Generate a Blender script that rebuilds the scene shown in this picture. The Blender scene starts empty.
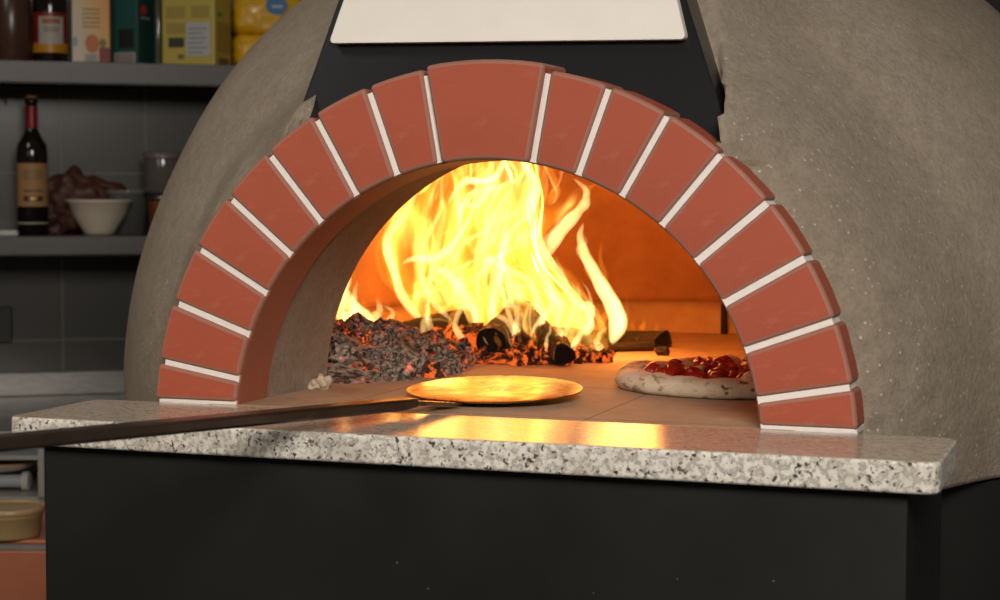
import bpy, bmesh, math, random
import numpy as np
from mathutils import Vector, Matrix, noise
random.seed(7)
S = bpy.context.scene
C = S.collection
PI = math.pi
H = 1.10                       # height of the granite ledge above the floor; everything is built with ledge top = 0, then raised

# ------------------------------------------------------------------ camera
CAM = Vector((0.6607, -1.8781, 0.2456)); YAW, PIT, ROLL, F = 0.3303, -0.0599, 0.0033, 1850.0
fw = Vector((-math.sin(YAW)*math.cos(PIT), math.cos(YAW)*math.cos(PIT), math.sin(PIT)))
rt0 = Vector((math.cos(YAW), math.sin(YAW), 0)); up0 = rt0.cross(fw)
rt = rt0*math.cos(ROLL)+up0*math.sin(ROLL); up = up0*math.cos(ROLL)-rt0*math.sin(ROLL)
def ray(x, y): return fw + rt*((x-500)/F) - up*((y-300)/F)
def atY(x, y, Y): d = ray(x, y); return CAM + d*((Y-CAM.y)/d.y)
def atZ(x, y, Z): d = ray(x, y); return CAM + d*((Z-CAM.z)/d.z)
cd = bpy.data.cameras.new('camera'); cam = bpy.data.objects.new('camera', cd); C.objects.link(cam)
M = Matrix((( rt.x, up.x, -fw.x), (rt.y, up.y, -fw.y), (rt.z, up.z, -fw.z))).to_4x4()
M.translation = CAM; cam.matrix_world = M
cd.sensor_width = 36; cd.lens = 36*F/1000; cd.clip_start = .05
cd.dof.use_dof = True; cd.dof.focus_distance = 2.12; cd.dof.aperture_fstop = 8.0
S.camera = cam

# ------------------------------------------------------------------ helpers
def link(name, bm, mat=None, parent=None, smooth=False, loc=None):
    me = bpy.data.meshes.new(name)
    bmesh.ops.recalc_face_normals(bm, faces=bm.faces)
    bm.to_mesh(me); bm.free()
    if smooth:
        for p in me.polygons: p.use_smooth = True
    o = bpy.data.objects.new(name, me); C.objects.link(o)
    if mat:
        for m in (mat if isinstance(mat, (list, tuple)) else [mat]): me.materials.append(m)
    if parent: o.parent = parent
    if loc is not None: o.location = loc
    return o
def empty(name, loc=(0, 0, 0), rz=0):
    o = bpy.data.objects.new(name, None); C.objects.link(o); o.location = loc; o.rotation_euler.z = rz; o.empty_display_size = .05
    return o
def tag(o, label, cat, group=None, kind=None):
    o['label'] = label; o['category'] = cat
    if group: o['group'] = group
    if kind: o['kind'] = kind
    return o
def struct(o): o['kind'] = 'structure'; return o
def bevel(o, w, seg=2, ang=30):
    m = o.modifiers.new('bevel', 'BEVEL'); m.width = w; m.segments = seg; m.limit_method = 'ANGLE'; m.angle_limit = math.radians(ang)
    return o
def box(bm, c, s, rot=None, mi=0):
    r = bmesh.ops.create_cube(bm, size=1); vs = r['verts']
    mat = Matrix.Translation(c) @ (rot or Matrix.Identity(4)) @ Matrix.Diagonal((*s, 1))
    bmesh.ops.transform(bm, matrix=mat, verts=vs)
    for v in vs:
        for f in v.link_faces: f.material_index = mi
    return vs
def lathe(bm, prof, n=40, c=(0, 0, 0), mi=0, axis='z', a0=0, a1=2*PI):
    full = abs(a1-a0-2*PI) < 1e-6
    rings = []
    for r, z in prof:
        if r < 1e-6: rings.append([bm.verts.new((c[0], c[1], c[2]+z))]); continue
        rings.append([bm.verts.new((c[0]+r*math.cos(a0+(a1-a0)*k/n), c[1]+r*math.sin(a0+(a1-a0)*k/n), c[2]+z)) for k in range(n if full else n+1)])
    for A, B in zip(rings, rings[1:]):
        m = max(len(A), len(B))
        for k in range(m if full else m-1):
            k2 = (k+1) % m
            f = None
            if len(A) == 1 and len(B) > 1: f = (A[0], B[k], B[k2])
            elif len(B) == 1 and len(A) > 1: f = (A[k], A[k2], B[0])
            elif len(A) > 1: f = (A[k], A[k2], B[k2], B[k])
            if f:
                fa = bm.faces.new(f); fa.material_index = mi
    return rings
def catmull(P, n):
    P = [Vector(p) for p in P]; Q = [P[0]*2-P[1]]+P+[P[-1]*2-P[-2]]; out = []
    for i in range(n):
        t = i/(n-1)*(len(P)-1); k = min(int(t), len(P)-2); u = t-k
        a, b, c, d = Q[k:k+4]
        out.append(.5*((2*b)+(c-a)*u+(2*a-5*b+4*c-d)*u*u+(3*b-a-3*c+d)*u**3))
    return out
def tube(bm, pts, rads, n=10, flat=1.0, side=Vector((0, 1, 0)), mi=0):
    rings = []
    for i, p in enumerate(pts):
        t = (pts[min(i+1, len(pts)-1)]-pts[max(i-1, 0)]).normalized()
        a = side-t*side.dot(t)
        if a.length < 1e-4: a = t.orthogonal()
        a.normalize(); b = t.cross(a)
        rings.append([bm.verts.new(p+a*(rads[i]*flat*math.cos(2*PI*k/n))+b*(rads[i]*math.sin(2*PI*k/n))) for k in range(n)])
    for A, B in zip(rings, rings[1:]):
        for k in range(n):
            f = bm.faces.new((A[k], A[(k+1) % n], B[(k+1) % n], B[k])); f.material_index = mi
    for R in (rings[0], rings[-1][::-1]):
        f = bm.faces.new(R); f.material_index = mi
def prism(bm, outline, y0, y1, mi=0):
    """outline: list of (x, z); extruded along y"""
    A = [bm.verts.new((x, y0, z)) for x, z in outline]; B = [bm.verts.new((x, y1, z)) for x, z in outline]
    n = len(A); fs = [bm.faces.new(A[::-1]), bm.faces.new(B)]
    for k in range(n): fs.append(bm.faces.new((A[k], A[(k+1) % n], B[(k+1) % n], B[k])))
    for f in fs: f.material_index = mi

# ------------------------------------------------------------------ materials
class NT:
    def __init__(s, name):
        s.m = bpy.data.materials.new(name); s.m.use_nodes = True; s.t = s.m.node_tree; s.t.nodes.clear()
        s.out = s.n('ShaderNodeOutputMaterial')
    def n(s, ty, **kw):
        x = s.t.nodes.new(ty)
        for k, v in kw.items():
            if k in ('operation', 'blend_type', 'data_type', 'feature', 'distance', 'noise_dimensions', 'wave_type', 'bands_direction', 'musgrave_type', 'offset', 'squash', 'offset_frequency'): setattr(x, k, v)
            else: x.inputs[k.replace('_', ' ')].default_value = v
        return x
    def l(s, a, b): s.t.links.new(a, b)
    def co(s, scale=None):
        tc = s.n('ShaderNodeTexCoord'); o = tc.outputs['Object']
        if scale:
            mp = s.n('ShaderNodeMapping'); mp.inputs['Scale'].default_value = scale; s.l(o, mp.inputs[0]); o = mp.outputs[0]
        return o
    def noise(s, sc, det=4, rough=.55, co=None, dist=0):
        x = s.n('ShaderNodeTexNoise', Scale=sc, Detail=det, Roughness=rough, Distortion=dist); s.l(co or s.co(), x.inputs['Vector']); return x.outputs[0]
    def vor(s, sc, feature='F1', co=None, out='Distance'):
        x = s.n('ShaderNodeTexVoronoi', feature=feature, Scale=sc); s.l(co or s.co(), x.inputs['Vector']); return x.outputs[out]
    def ramp(s, fac, stops, const=False):
        r = s.n('ShaderNodeValToRGB'); s.l(fac, r.inputs[0]); e = r.color_ramp
        if const: e.interpolation = 'CONSTANT'
        while len(e.elements) < len(stops): e.elements.new(.5)
        for k, (p, c) in enumerate(stops):
            e.elements[k].position = p; e.elements[k].color = (*c, 1) if len(c) == 3 else c
        return r.outputs[0]
    def mix(s, fac, a, b, bt='MIX'):
        x = s.n('ShaderNodeMix', data_type='RGBA', blend_type=bt)
        for v, i in ((fac, 0), (a, 6), (b, 7)):
            if hasattr(v, 'default_value'): s.l(v, x.inputs[i])
            elif i == 0: x.inputs[0].default_value = v
            else: x.inputs[i].default_value = (*v, 1)
        return x.outputs[2]
    def math(s, op, a, b=0.0):
        x = s.n('ShaderNodeMath', operation=op)
        for v, i in ((a, 0), (b, 1)):
            if hasattr(v, 'default_value'): s.l(v, x.inputs[i])
            else: x.inputs[i].default_value = v
        return x.outputs[0]
    def pbr(s, col, rough=.5, metal=0, bump=None, bstr=.3, bdist=.002, **kw):
        p = s.n('ShaderNodeBsdfPrincipled')
        for v, k in ((col, 'Base Color'), (rough, 'Roughness'), (metal, 'Metallic')):
            if hasattr(v, 'default_value'): s.l(v, p.inputs[k])
            else: p.inputs[k].default_value = (*v, 1) if isinstance(v, tuple) else v
        for k, v in kw.items():
            k = k.replace('_', ' ')
            if hasattr(v, 'default_value'): s.l(v, p.inputs[k])
            else: p.inputs[k].default_value = v
        if bump is not None:
            b = s.n('ShaderNodeBump', Strength=bstr, Distance=bdist); s.l(bump, b.inputs['Height']); s.l(b.outputs[0], p.inputs['Normal'])
        s.l(p.outputs[0], s.out.inputs[0]); s.p = p
        return s.m
def plain(name, col, rough=.5, metal=0, **kw):
    s = NT(name); nz = s.noise(25, 3)
    c = s.mix(s.math('MULTIPLY', nz, .35), col, tuple(x*.7 for x in col))
    return s.pbr(c, rough, metal, **kw)
def mat_granite():
    s = NT('granite')
    n1 = s.noise(150, 3, .6, None, .25); n2 = s.noise(230, 2, .5, None, .3); n3 = s.noise(55, 3)
    c = s.ramp(n1, [(.36, (.80, .76, .69)), (.50, (.70, .655, .58)), (.57, (.36, .335, .31)), (.66, (.62, .56, .47))])
    c = s.mix(s.ramp(s.math('ADD', n2, s.math('MULTIPLY', n3, .25)), [(.735, (0, 0, 0)), (.775, (1, 1, 1))]), c, (.05, .045, .042))
    c = s.mix(s.math('MULTIPLY', s.ramp(s.noise(28, 3), [(.5, (0, 0, 0)), (.7, (1, 1, 1))]), .4), c, (.40, .34, .27))
    return s, c
def mk_granite():
    s, c = mat_granite()
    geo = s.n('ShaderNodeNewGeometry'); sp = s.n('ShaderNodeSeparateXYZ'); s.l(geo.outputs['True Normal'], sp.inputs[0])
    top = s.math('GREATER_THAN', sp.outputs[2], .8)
    # polished upper face: warm room reflection and dimmer light painted in as brown
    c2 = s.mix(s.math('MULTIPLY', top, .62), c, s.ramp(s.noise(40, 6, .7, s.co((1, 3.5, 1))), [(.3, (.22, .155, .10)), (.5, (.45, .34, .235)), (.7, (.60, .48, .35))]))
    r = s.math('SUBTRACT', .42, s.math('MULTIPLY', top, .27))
    return s.pbr(c2, r, bump=s.noise(300, 3), bstr=.12, bdist=.0006, Specular_IOR_Level=.32)
MG = mk_granite()
def mk_brick(name, base, dk, lt, sc=1.0):
    s = NT(name)
    oi = s.n('ShaderNodeObjectInfo')
    n1 = s.noise(7, 5, .6); n2 = s.noise(60, 5, .7); st = s.noise(22, 4, .6, s.co((1, 1, 3.2)), 1.5)
    c = s.mix(s.ramp(n1, [(.3, (0, 0, 0)), (.7, (1, 1, 1))]), base, dk)
    c = s.mix(s.math('MULTIPLY', s.ramp(st, [(.55, (0, 0, 0)), (.8, (1, 1, 1))]), .22), c, lt)
    c = s.mix(s.math('MULTIPLY', oi.outputs['Random'], .25), c, dk)
    vc = s.ramp(s.vor(90), [(0.0, (1, 1, 1)), (.05, (0, 0, 0))])
    c = s.mix(s.math('MULTIPLY', vc, .25), c, lt)
    return s.pbr(c, .62, bump=s.mix(.4, n2, st), bstr=.22, bdist=.0012)
MBR = mk_brick('terracotta_brick', (.41, .080, .037), (.34, .065, .030), (.62, .26, .16))
MSF = mk_brick('brick_soffit', (.36, .12, .065), (.27, .085, .05), (.42, .22, .15))
MBE = mk_brick('worn_brick_edge', (.34, .125, .085), (.28, .13, .09), (.45, .33, .26))
s = NT('white_mortar'); MMO = s.pbr(s.mix(s.noise(80, 5), (.86, .82, .79), (.72, .66, .62)), .8, bump=s.noise(200, 4), bstr=.3, bdist=.001)
def mk_concrete(name, a, b, spk=True):
    s = NT(name)
    n1 = s.noise(4, 5, .6); n2 = s.noise(45, 8, .75); n3 = s.noise(160, 5, .7)
    c = s.mix(s.ramp(n1, [(.35, (0, 0, 0)), (.68, (1, 1, 1))]), a, b)
    c = s.mix(s.ramp(n2, [(.35, (0, 0, 0)), (.7, (.6, .6, .6))]), c, tuple(x*.62 for x in a))
    if spk:
        # exposed pale grit, thicker close to the brick arch
        co = s.co(); sp = s.n('ShaderNodeSeparateXYZ'); s.l(co, sp.inputs[0])
        rho = s.math('SQRT', s.math('ADD', s.math('POWER', sp.outputs[0], 2), s.math('POWER', sp.outputs[2], 2)))
        near = s.ramp(s.math('ADD', rho, s.math('MULTIPLY', s.noise(9, 3), .10)), [(.46, (1, 1, 1)), (.66, (.25, .25, .25))])
        vv = s.ramp(s.vor(115, co=co), [(.10, (1, 1, 1)), (.24, (0, 0, 0))])
        rn = s.n('ShaderNodeSeparateColor'); s.l(s.vor(115, co=co, out='Color'), rn.inputs[0])
        pick = s.ramp(rn.outputs[1], [(.6, (0, 0, 0)), (.74, (1, 1, 1))])
        g = s.mix(1, s.mix(1, vv, near, 'MULTIPLY'), pick, 'MULTIPLY')
        c = s.mix(g, c, (.62, .55, .42))
        pits = s.ramp(s.vor(70, co=co), [(.03, (1, 1, 1)), (.09, (0, 0, 0))])
        c = s.mix(s.math('MULTIPLY', s.mix(1, pits, near, 'MULTIPLY'), .7), c, (.10, .085, .065))
    c = s.mix(s.math('MULTIPLY', s.ramp(n3, [(.45, (0, 0, 0)), (.62, (1, 1, 1))]), .35), c, tuple(x*.55 for x in a))
    return s.pbr(c, .85, bump=s.mix(.6, n2, n3), bstr=.9, bdist=.004)
MCO = mk_concrete('cement_render', (.285, .230, .172), (.350, .292, .228))
MLI = mk_concrete('sooty_cement', (.26, .205, .15), (.34, .28, .22), False)
def mk_firebrick(name, a, b, tile, rough=.85):
    s = NT(name); n1 = s.noise(9, 6, .65); n2 = s.noise(70, 6, .7)
    c = s.mix(s.ramp(n1, [(.35, (0, 0, 0)), (.65, (1, 1, 1))]), a, b)
    c = s.mix(s.ramp(s.noise(5, 6, .7, None, .6), [(.55, (0, 0, 0)), (.72, (.55, .55, .55))]), c, (.13, .08, .05))
    c = s.mix(s.math('MULTIPLY', n2, .35), c, tuple(x*.5 for x in a))
    if tile:
        bt = s.n('ShaderNodeTexBrick', offset=.0, squash=1, Scale=1, Mortar_Size=.0012, Brick_Width=.30, Row_Height=.30, Mortar_Smooth=.3)
        mp = s.n('ShaderNodeMapping'); mp.inputs['Location'].default_value = (.19, .28, 0); s.l(s.co(), mp.inputs[0]); s.l(mp.outputs[0], bt.inputs['Vector'])
        c = s.mix(s.math('MULTIPLY', bt.outputs['Fac'], .7), c, (.06, .035, .02))
    return s.pbr(c, rough, bump=n2, bstr=.35, bdist=.002)
MFF = mk_firebrick('refractory_floor', (.52, .36, .24), (.42, .27, .17), True, .7)
MCH = mk_firebrick('refractory_chamber', (.42, .19, .085), (.30, .12, .05), False)
s = NT('black_steel'); nz = s.noise(60, 5, .7)
dots = s.ramp(s.vor(22), [(.018, (1, 1, 1)), (.03, (0, 0, 0))])
MBK = s.pbr(s.mix(s.math('MULTIPLY', dots, .5), (.013, .013, .0125), (.2, .2, .19)), s.ramp(s.noise(5, 4), [(.3, (.34, .34, .34)), (.7, (.5, .5, .5))]), bump=nz, bstr=.04, bdist=.001)
MPB = plain('black_enamel', (.012, .0125, .014), .30)
MWH = plain('white_stone_board', (.80, .76, .70), .55)
MST = NT('brushed_steel'); _n = MST.noise(40, 4, .6, MST.co((1, 1, 14)))
MST = MST.pbr(MST.ramp(_n, [(.3, (.20, .195, .19)), (.7, (.32, .31, .295))]), .38, 1.0)
s = NT('scorched_steel'); n1 = s.noise(22, 6, .7, None, .8)
MSH = plain('dull_steel', (.085, .08, .078), .42, .7)
s = s
MPE = s.pbr(s.ramp(n1, [(.38, (.09, .055, .035)), (.58, (.40, .27, .15))]), s.ramp(n1, [(.3, (.30, .30, .30)), (.7, (.13, .13, .13))]), 1.0, bump=s.noise(12, 3), bstr=.12, bdist=.002)
MHA = NT('dark_handle'); MHA = MHA.pbr(MHA.mix(MHA.noise(14, 5, .6, MHA.co((1, 1, 1)), .5), (.025, .016, .011), (.16, .115, .085)), .27, .75)
def glow(name, ash, char, hot, hs, sc=45, thr=.52):
    s = NT(name); n = s.noise(sc, 6, .7, None, .3); n2 = s.noise(sc*2.2, 5, .7)
    oi = s.n('ShaderNodeObjectInfo')
    c = s.mix(s.ramp(n2, [(.42, (0, 0, 0)), (.58, (1, 1, 1))]), char, ash)
    m = s.ramp(s.math('ADD', n, s.math('MULTIPLY', s.math('SUBTRACT', oi.outputs['Random'], .5), .16)), [(thr, (0, 0, 0)), (thr+.10, (1, 1, 1))])
    s.pbr(c, .9, bump=n2, bstr=.8, bdist=.004)
    s.l(s.mix(m, (0, 0, 0), hot), s.p.inputs['Emission Color']); s.p.inputs['Emission Strength'].default_value = hs
    return s.m
MC1 = glow('ash_charcoal', (.38, .30, .22), (.022, .017, .014), (1, .07, .008), .7, 40, .62)
MC2 = glow('ember_charcoal', (.09, .05, .035), (.015, .010, .008), (1, .13, .012), .9, 60, .50)
MLG = glow('charred_wood', (.035, .018, .011), (.018, .012, .01), (1, .22, .03), .8, 30, .62)
MC1L = glow('ash_lump', (.42, .33, .25), (.025, .019, .016), (1, .07, .008), .7, 1.1, .60)
MC2L = glow('ember_lump', (.10, .05, .03), (.016, .010, .008), (1, .14, .014), .95, 1.2, .50)
MEN = plain('charred_log_end', (.014, .009, .007), .95)
def flame(name, col, k):
    s = NT(name); e = s.n('ShaderNodeEmission'); e.inputs[0].default_value = (*col, 1); e.inputs[1].default_value = k
    s.l(e.outputs[0], s.out.inputs['Volume']); return s.m
def flame_turb(name, c0, c1, k, sc, lo, hi):
    s = NT(name); e = s.n('ShaderNodeEmission'); co = s.co((1, 1, .42))
    wn = s.n('ShaderNodeTexNoise', Scale=sc*.55, Detail=2.0); s.l(co, wn.inputs['Vector'])
    vm = s.n('ShaderNodeVectorMath', operation='SCALE'); s.l(wn.outputs['Color'], vm.inputs[0]); vm.inputs['Scale'].default_value = .16
    va = s.n('ShaderNodeVectorMath', operation='ADD'); s.l(co, va.inputs[0]); s.l(vm.outputs[0], va.inputs[1])
    n_ = s.noise(sc, 1.5, .5, va.outputs[0])
    rg = s.math('SUBTRACT', 1, s.math('ABSOLUTE', s.math('MULTIPLY', s.math('SUBTRACT', n_, .5), 4.5)))
    d = s.ramp(rg, [(lo, (0, 0, 0)), (hi, (1, 1, 1))])
    d2 = s.math('ADD', s.math('POWER', d, 2.4), .02)
    s.l(s.mix(d, c0, c1), e.inputs[0]); s.l(s.math('MULTIPLY', d2, k), e.inputs[1])
    s.l(e.outputs[0], s.out.inputs['Volume']); s.m.cycles.volume_step_rate = .12
    return s.m
FL_BODY = flame_turb('flame_body', (1, .20, .006), (1, .36, .02), 20, 12, .25, 1.0)
FL_TURB = flame_turb('flame_filament', (1, .25, .008), (1, .55, .10), 68, 16, .45, 1.0)
FL_SHEET = flame('flame_sheet', (1, .33, .022), 34)
FL_CORE = flame('flame_core', (1, .60, .20), 120)

# ------------------------------------------------------------------ room
struct(link('floor', (lambda b: (box(b, (.5, .8, -H-.05), (9, 9, .1)), b)[1])(bmesh.new()), plain('floor_tiles', (.09, .08, .07), .4)))
W_AZ = -YAW + math.radians(73)             # direction in which the kitchen wall runs (clockwise from +Y)
uW = Vector((math.sin(W_AZ), math.cos(W_AZ), 0)); nW = Vector((math.cos(W_AZ), -math.sin(W_AZ), 0))
W0 = CAM + ray(61, 173)*4.42
if nW.dot(CAM-W0) < 0: nW = -nW
def atW(x, y, n):                       # the point seen at (x, y) that stands n metres in front of the tiled wall
    d = ray(x, y); q = W0+nW*n; return CAM + d*((q-CAM).dot(nW)/d.dot(nW))
RW = Matrix((( uW.x, -nW.x, 0), (uW.y, -nW.y, 0), (0, 0, 1))).to_4x4()   # local x along wall, local -y to the viewer
RZ = math.atan2(uW.y, uW.x)
def wpos(x, n, z):                      # position from pixel column x, distance n and height z
    p = atW(x, 200, n); return Vector((p.x, p.y, z))
s = NT('grey_wall_tile')
bt = s.n('ShaderNodeTexBrick', offset=0, Scale=1, Mortar_Size=.0028, Brick_Width=.2, Row_Height=.2, Mortar_Smooth=.2, Bias=0)
cx = s.n('ShaderNodeSeparateXYZ'); s.l(s.co(), cx.inputs[0]); cb = s.n('ShaderNodeCombineXYZ')
s.l(s.math('ADD', cx.outputs[0], 4.0), cb.inputs[0]); s.l(s.math('ADD', cx.outputs[2], 4.0), cb.inputs[1]); s.l(cb.outputs[0], bt.inputs['Vector'])
tc = s.mix(s.noise(2.5, 3), (.062, .061, .058), (.088, .084, .078))
tc = s.mix(bt.outputs['Fac'], tc, (.15, .145, .135))
inv = s.math('SUBTRACT', 1, bt.outputs['Fac'])
mt = s.pbr(tc, .22, bump=inv, bstr=.5, bdist=.002)
bm = bmesh.new(); box(bm, (2.4, .06, .45), (9.6, .12, 4.0))
w = link('wall_back', bm, mt); w.matrix_world = Matrix.Translation(W0) @ RW; struct(w)

# ------------------------------------------------------------------ oven
AZ = -.0228; RI, RO, BD = .300, .4008, .0775
def lean(x, z): return .056+max(0, z-.29)*.42
oven = tag(empty('pizza_oven', (0, .75, -.09)), 'domed wood-fired oven of grey cement with a red brick arch, fire burning inside', 'oven')
OFF = Vector((0, -.75, .09))
SC = Vector((-.033, .75, -.04)); SR = .735
def smin(a, b, k):
    h = max(0, min(1, .5+.5*(b-a)/k)); return b*(1-h)+a*h-k*h*(1-h)
bm = bmesh.new(); NA, NE = 560, 230
Z0 = -.078; e0 = math.asin((Z0-SC.z)/SR); grid = []
for j in range(NE+1):
    e = e0+(PI/2-e0)*j/NE; row = []
    for i in range(NA):
        a = 2*PI*i/NA
        x = SC.x+SR*math.cos(e)*math.sin(a); y = SC.y-SR*math.cos(e)*math.cos(a); z = SC.z+SR*math.sin(e)
        rho = math.hypot(x, z-AZ)
        if y < .6:
            nz = noise.noise(Vector((x*14, z*14, 3)))*.010+noise.noise(Vector((x*45, z*45, 9)))*.006+noise.noise(Vector((x*110, z*110, 2)))*.004
            dd_ = max(0, rho-.395); fa = max(0, 1-dd_/.12)
            yc = .046+dd_*.45+dd_*dd_*12+nz*(.25+.75*fa)
            xe = .245-max(0, z-.33)*.33+.003*noise.noise(Vector((z*40, 5, x*3)))
            if x < 0: xe -= .003*max(0, 1-max(0, z-.36)/.05)
            if z > .27 and abs(x) < xe: yc += min(1, (xe-abs(x))/.006)*.07
            elif z > .27 and abs(x) < .32: yc -= .034*(1-min(1, (abs(x)-xe)/.07))*max(0, min(1, 1.5-abs(z-.315)/.040))
            if z > .33:
                yl = lean(x, z)+.060+max(0, abs(x)-xe-.005)*1.3+max(0, abs(x)-xe)**2*5+nz*.3
                y = smin(y, yl, .03)
            y = smin(y, yc, .05)
        wob = noise.noise(Vector((x*5, y*5, z*5)))*.006
        v = Vector((x, y, z)); v += (v-SC).normalized()*wob
        row.append(bm.verts.new(v-Vector((0, .75, -.09))))
    grid.append(row)
for j in range(NE):
    for i in range(NA):
        q = (grid[j][i], grid[j][(i+1) % NA], grid[j+1][(i+1) % NA], grid[j+1][i])
        c = sum((v.co for v in q), Vector())/4-OFF
        if c.y < .45 and math.hypot(c.x, c.z-AZ) < .365: continue
        bm.faces.new(q)
shell = link('dome_shell', bm, MCO, oven, True)
sol = shell.modifiers.new('thickness', 'SOLIDIFY'); sol.thickness = .012; sol.offset = -1
def onov(o): o.location = OFF; return o
# brick arch with white joints
J = [math.radians(a) for a in list(range(10, 81, 10))+list(range(100, 171, 10))]
hj = .0028
def arc(r, a0, a1, n): return [(-r*math.cos(a0+(a1-a0)*k/n), AZ+r*math.sin(a0+(a1-a0)*k/n)) for k in range(n+1)]
bm = bmesh.new()
def arc_strip(bm, r0, r1, y0, y1, n=90, a0=None, a1=None):
    a0 = math.asin(-AZ/r1) if a0 is None else a0; a1 = PI-a0 if a1 is None else a1
    prism_ring = arc(r0, a0, a1, n)+arc(r1, a0, a1, n)[::-1]
    A = [bm.verts.new((x, y0, z)) for x, z in prism_ring]; B = [bm.verts.new((x, y1, z)) for x, z in prism_ring]; m = len(A)
    for k in range(n):
        bm.faces.new((A[k], A[k+1], A[m-2-k], A[m-1-k])); bm.faces.new((B[k], B[m-1-k], B[m-2-k], B[k+1]))
    for k in range(m): bm.faces.new((A[k], B[k], B[(k+1) % m], A[(k+1) % m]))
arc_strip(bm, RI+.0015, RO-.004, .0025, BD-.002)
for sx in (-1, 1): box(bm, (sx*.350, .040, .0005), (.098, .074, .005))
arch = onov(link('brick_arch', bm, MMO, oven)); arch['label'] = 'arch of red bricks set in white mortar joints'
ed = [None]+J+[None]
for k in range(17):
    key = (k == 8); ro = RO+(.006 if key else (.0035 if k < 8 else 0)); y0 = -.004 if key else 0.0
    y0 += random.uniform(-.0012, .0012)
    if k in (0, 16):
        ri0, ro0 = math.asin((.003-AZ)/RI), math.asin((.003-AZ)/ro)
        jj = math.radians(10)-hj/ro; ji = math.radians(10)-hj/RI
        pin = arc(RI, ri0, ji, 4); pout = arc(ro, ro0, jj, 6)
        pts = pin+pout[::-1]
        if k == 16: pts = [(-x, z) for x, z in pts][::-1]
    else:
        a0, a1 = ed[k], ed[k+1]
        pts = arc(RI, a0+hj/RI, a1-hj/RI, 8)+arc(ro, a0+hj/ro, a1-hj/ro, 8)[::-1]
    mx = sum(p[0] for p in pts)/len(pts); mz = sum(p[1] for p in pts)/len(pts)
    bm = bmesh.new(); prism(bm, [(x-mx, z-mz) for x, z in pts], y0, BD)
    b = link('keystone' if key else 'brick', bm, MBR, arch, loc=(mx, 0, mz)); bevel(b, .0046, 3, 40); b.data.materials.append(MBE); b.modifiers['bevel'].material = 1
    if key: b['label'] = 'wide central keystone brick'
bm = bmesh.new(); arc_strip(bm, RI-.0002, RI+.002, .0055, BD, 90, math.asin(.003/RI))
onov(link('arch_soffit', bm, MSF, oven))
# liner behind the arch
bm = bmesh.new(); n = 80; prof = []
rows = []
for k in range(n+1):
    t = PI*k/n; top = max(0, math.sin(t))**3
    ys = BD+.001+.058*top
    ring = []
    for (R, y, zc) in ((.345, ys, AZ), (.3005+.014*top, ys, AZ), (.2985+.012*top, ys+.03, AZ*.8), (.290+.006*top, .228, 0), (.293+.006*top, .234, 0), (.308, .240, 0), (.365, .305, 0), (.43, .37, 0)):
        ring.append(bm.verts.new((-R*math.cos(t), y, max(-.03, zc+R*math.sin(t)))))
    rows.append(ring)
for A, B in zip(rows, rows[1:]):
    for i in range(len(A)-1):
        f = bm.faces.new((A[i], A[i+1], B[i+1], B[i])); f.material_index = 1 if i >= 3 else 0
ln = onov(link('arch_liner', bm, [MLI, MCH], oven, True)); es = ln.modifiers.new('e', 'EDGE_SPLIT'); es.split_angle = math.radians(22)
MRG = mk_firebrick('hearth_ring', (.62, .40, .25), (.48, .28, .16), False)
# cooking chamber
bm = bmesh.new(); CR, CH, CY = .53, .40, .70; NA2, NE2 = 160, 50; g = []
for j in range(NE2+1):
    if j < 4: z = .054*j/3; r = CR-.004*(j > 2)
    else:
        e = (j-4)/(NE2-4)*PI/2; z = .055+(CH-.055)*math.sin(e); r = (CR-.014)*math.cos(e)
    row = []
    for i in range(NA2):
        a = 2*PI*i/NA2; dn = noise.noise(Vector((math.sin(a)*6, math.cos(a)*6, z*9)))*.007
        row.append(bm.verts.new(((r+dn)*math.sin(a), CY+(r+dn)*math.cos(a), z)))
    g.append(row)
for j in range(NE2):
    for i in range(NA2):
        q = (g[j][i], g[j][(i+1) % NA2], g[j+1][(i+1) % NA2], g[j+1][i]); c = sum((v.co for v in q), Vector())/4
        if c.y < CY-.2 and math.hypot(c.x, c.z) < .355: continue
        fa_ = bm.faces.new(q); fa_.material_index = 1 if j < 3 else 0
ch = onov(link('cooking_chamber', bm, [MCH, MRG], oven, True))
# dark joints and cracks at the low ring of the chamber wall
bm = bmesh.new()
for px in (724,):
    p = atY(px, 320, 1.0)
    d = ray(px, 320); d2 = Vector((d.x, d.y)); o2 = Vector((CAM.x, CAM.y-CY)); A = d2.dot(d2); B = o2.dot(d2); Cc = o2.dot(o2)-(CR-.006)**2
    t = (-B+math.sqrt(B*B-A*Cc))/A; p = CAM+d*t
    box(bm, (p.x, p.y, .026), (.009, .012, .052), Matrix.Rotation(-math.atan2(p.x, p.y-CY), 4, 'Z'))
onov(link('wall_joint', bm, plain('soot', (.02, .012, .008), .95), oven))
# refractory floor
bm = bmesh.new()
pts = [(-.335, 0.0), (.335, 0.0), (.335, .20)]
for k in range(60):
    a = math.radians(-55)+math.radians(290)*k/59
    pts.append((.545*math.cos(a), CY+.545*math.sin(a)))
pts.append((-.335, .20))
A = [bm.verts.new((x, y, 0.0)) for x, y in pts]; B = [bm.verts.new((x, y, -.03)) for x, y in pts]
bm.faces.new(A); bm.faces.new(B[::-1])
for k in range(len(A)): bm.faces.new((A[k], B[k], B[(k+1) % len(A)], A[(k+1) % len(A)]))
onov(link('oven_floor', bm, MFF, oven))
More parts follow.
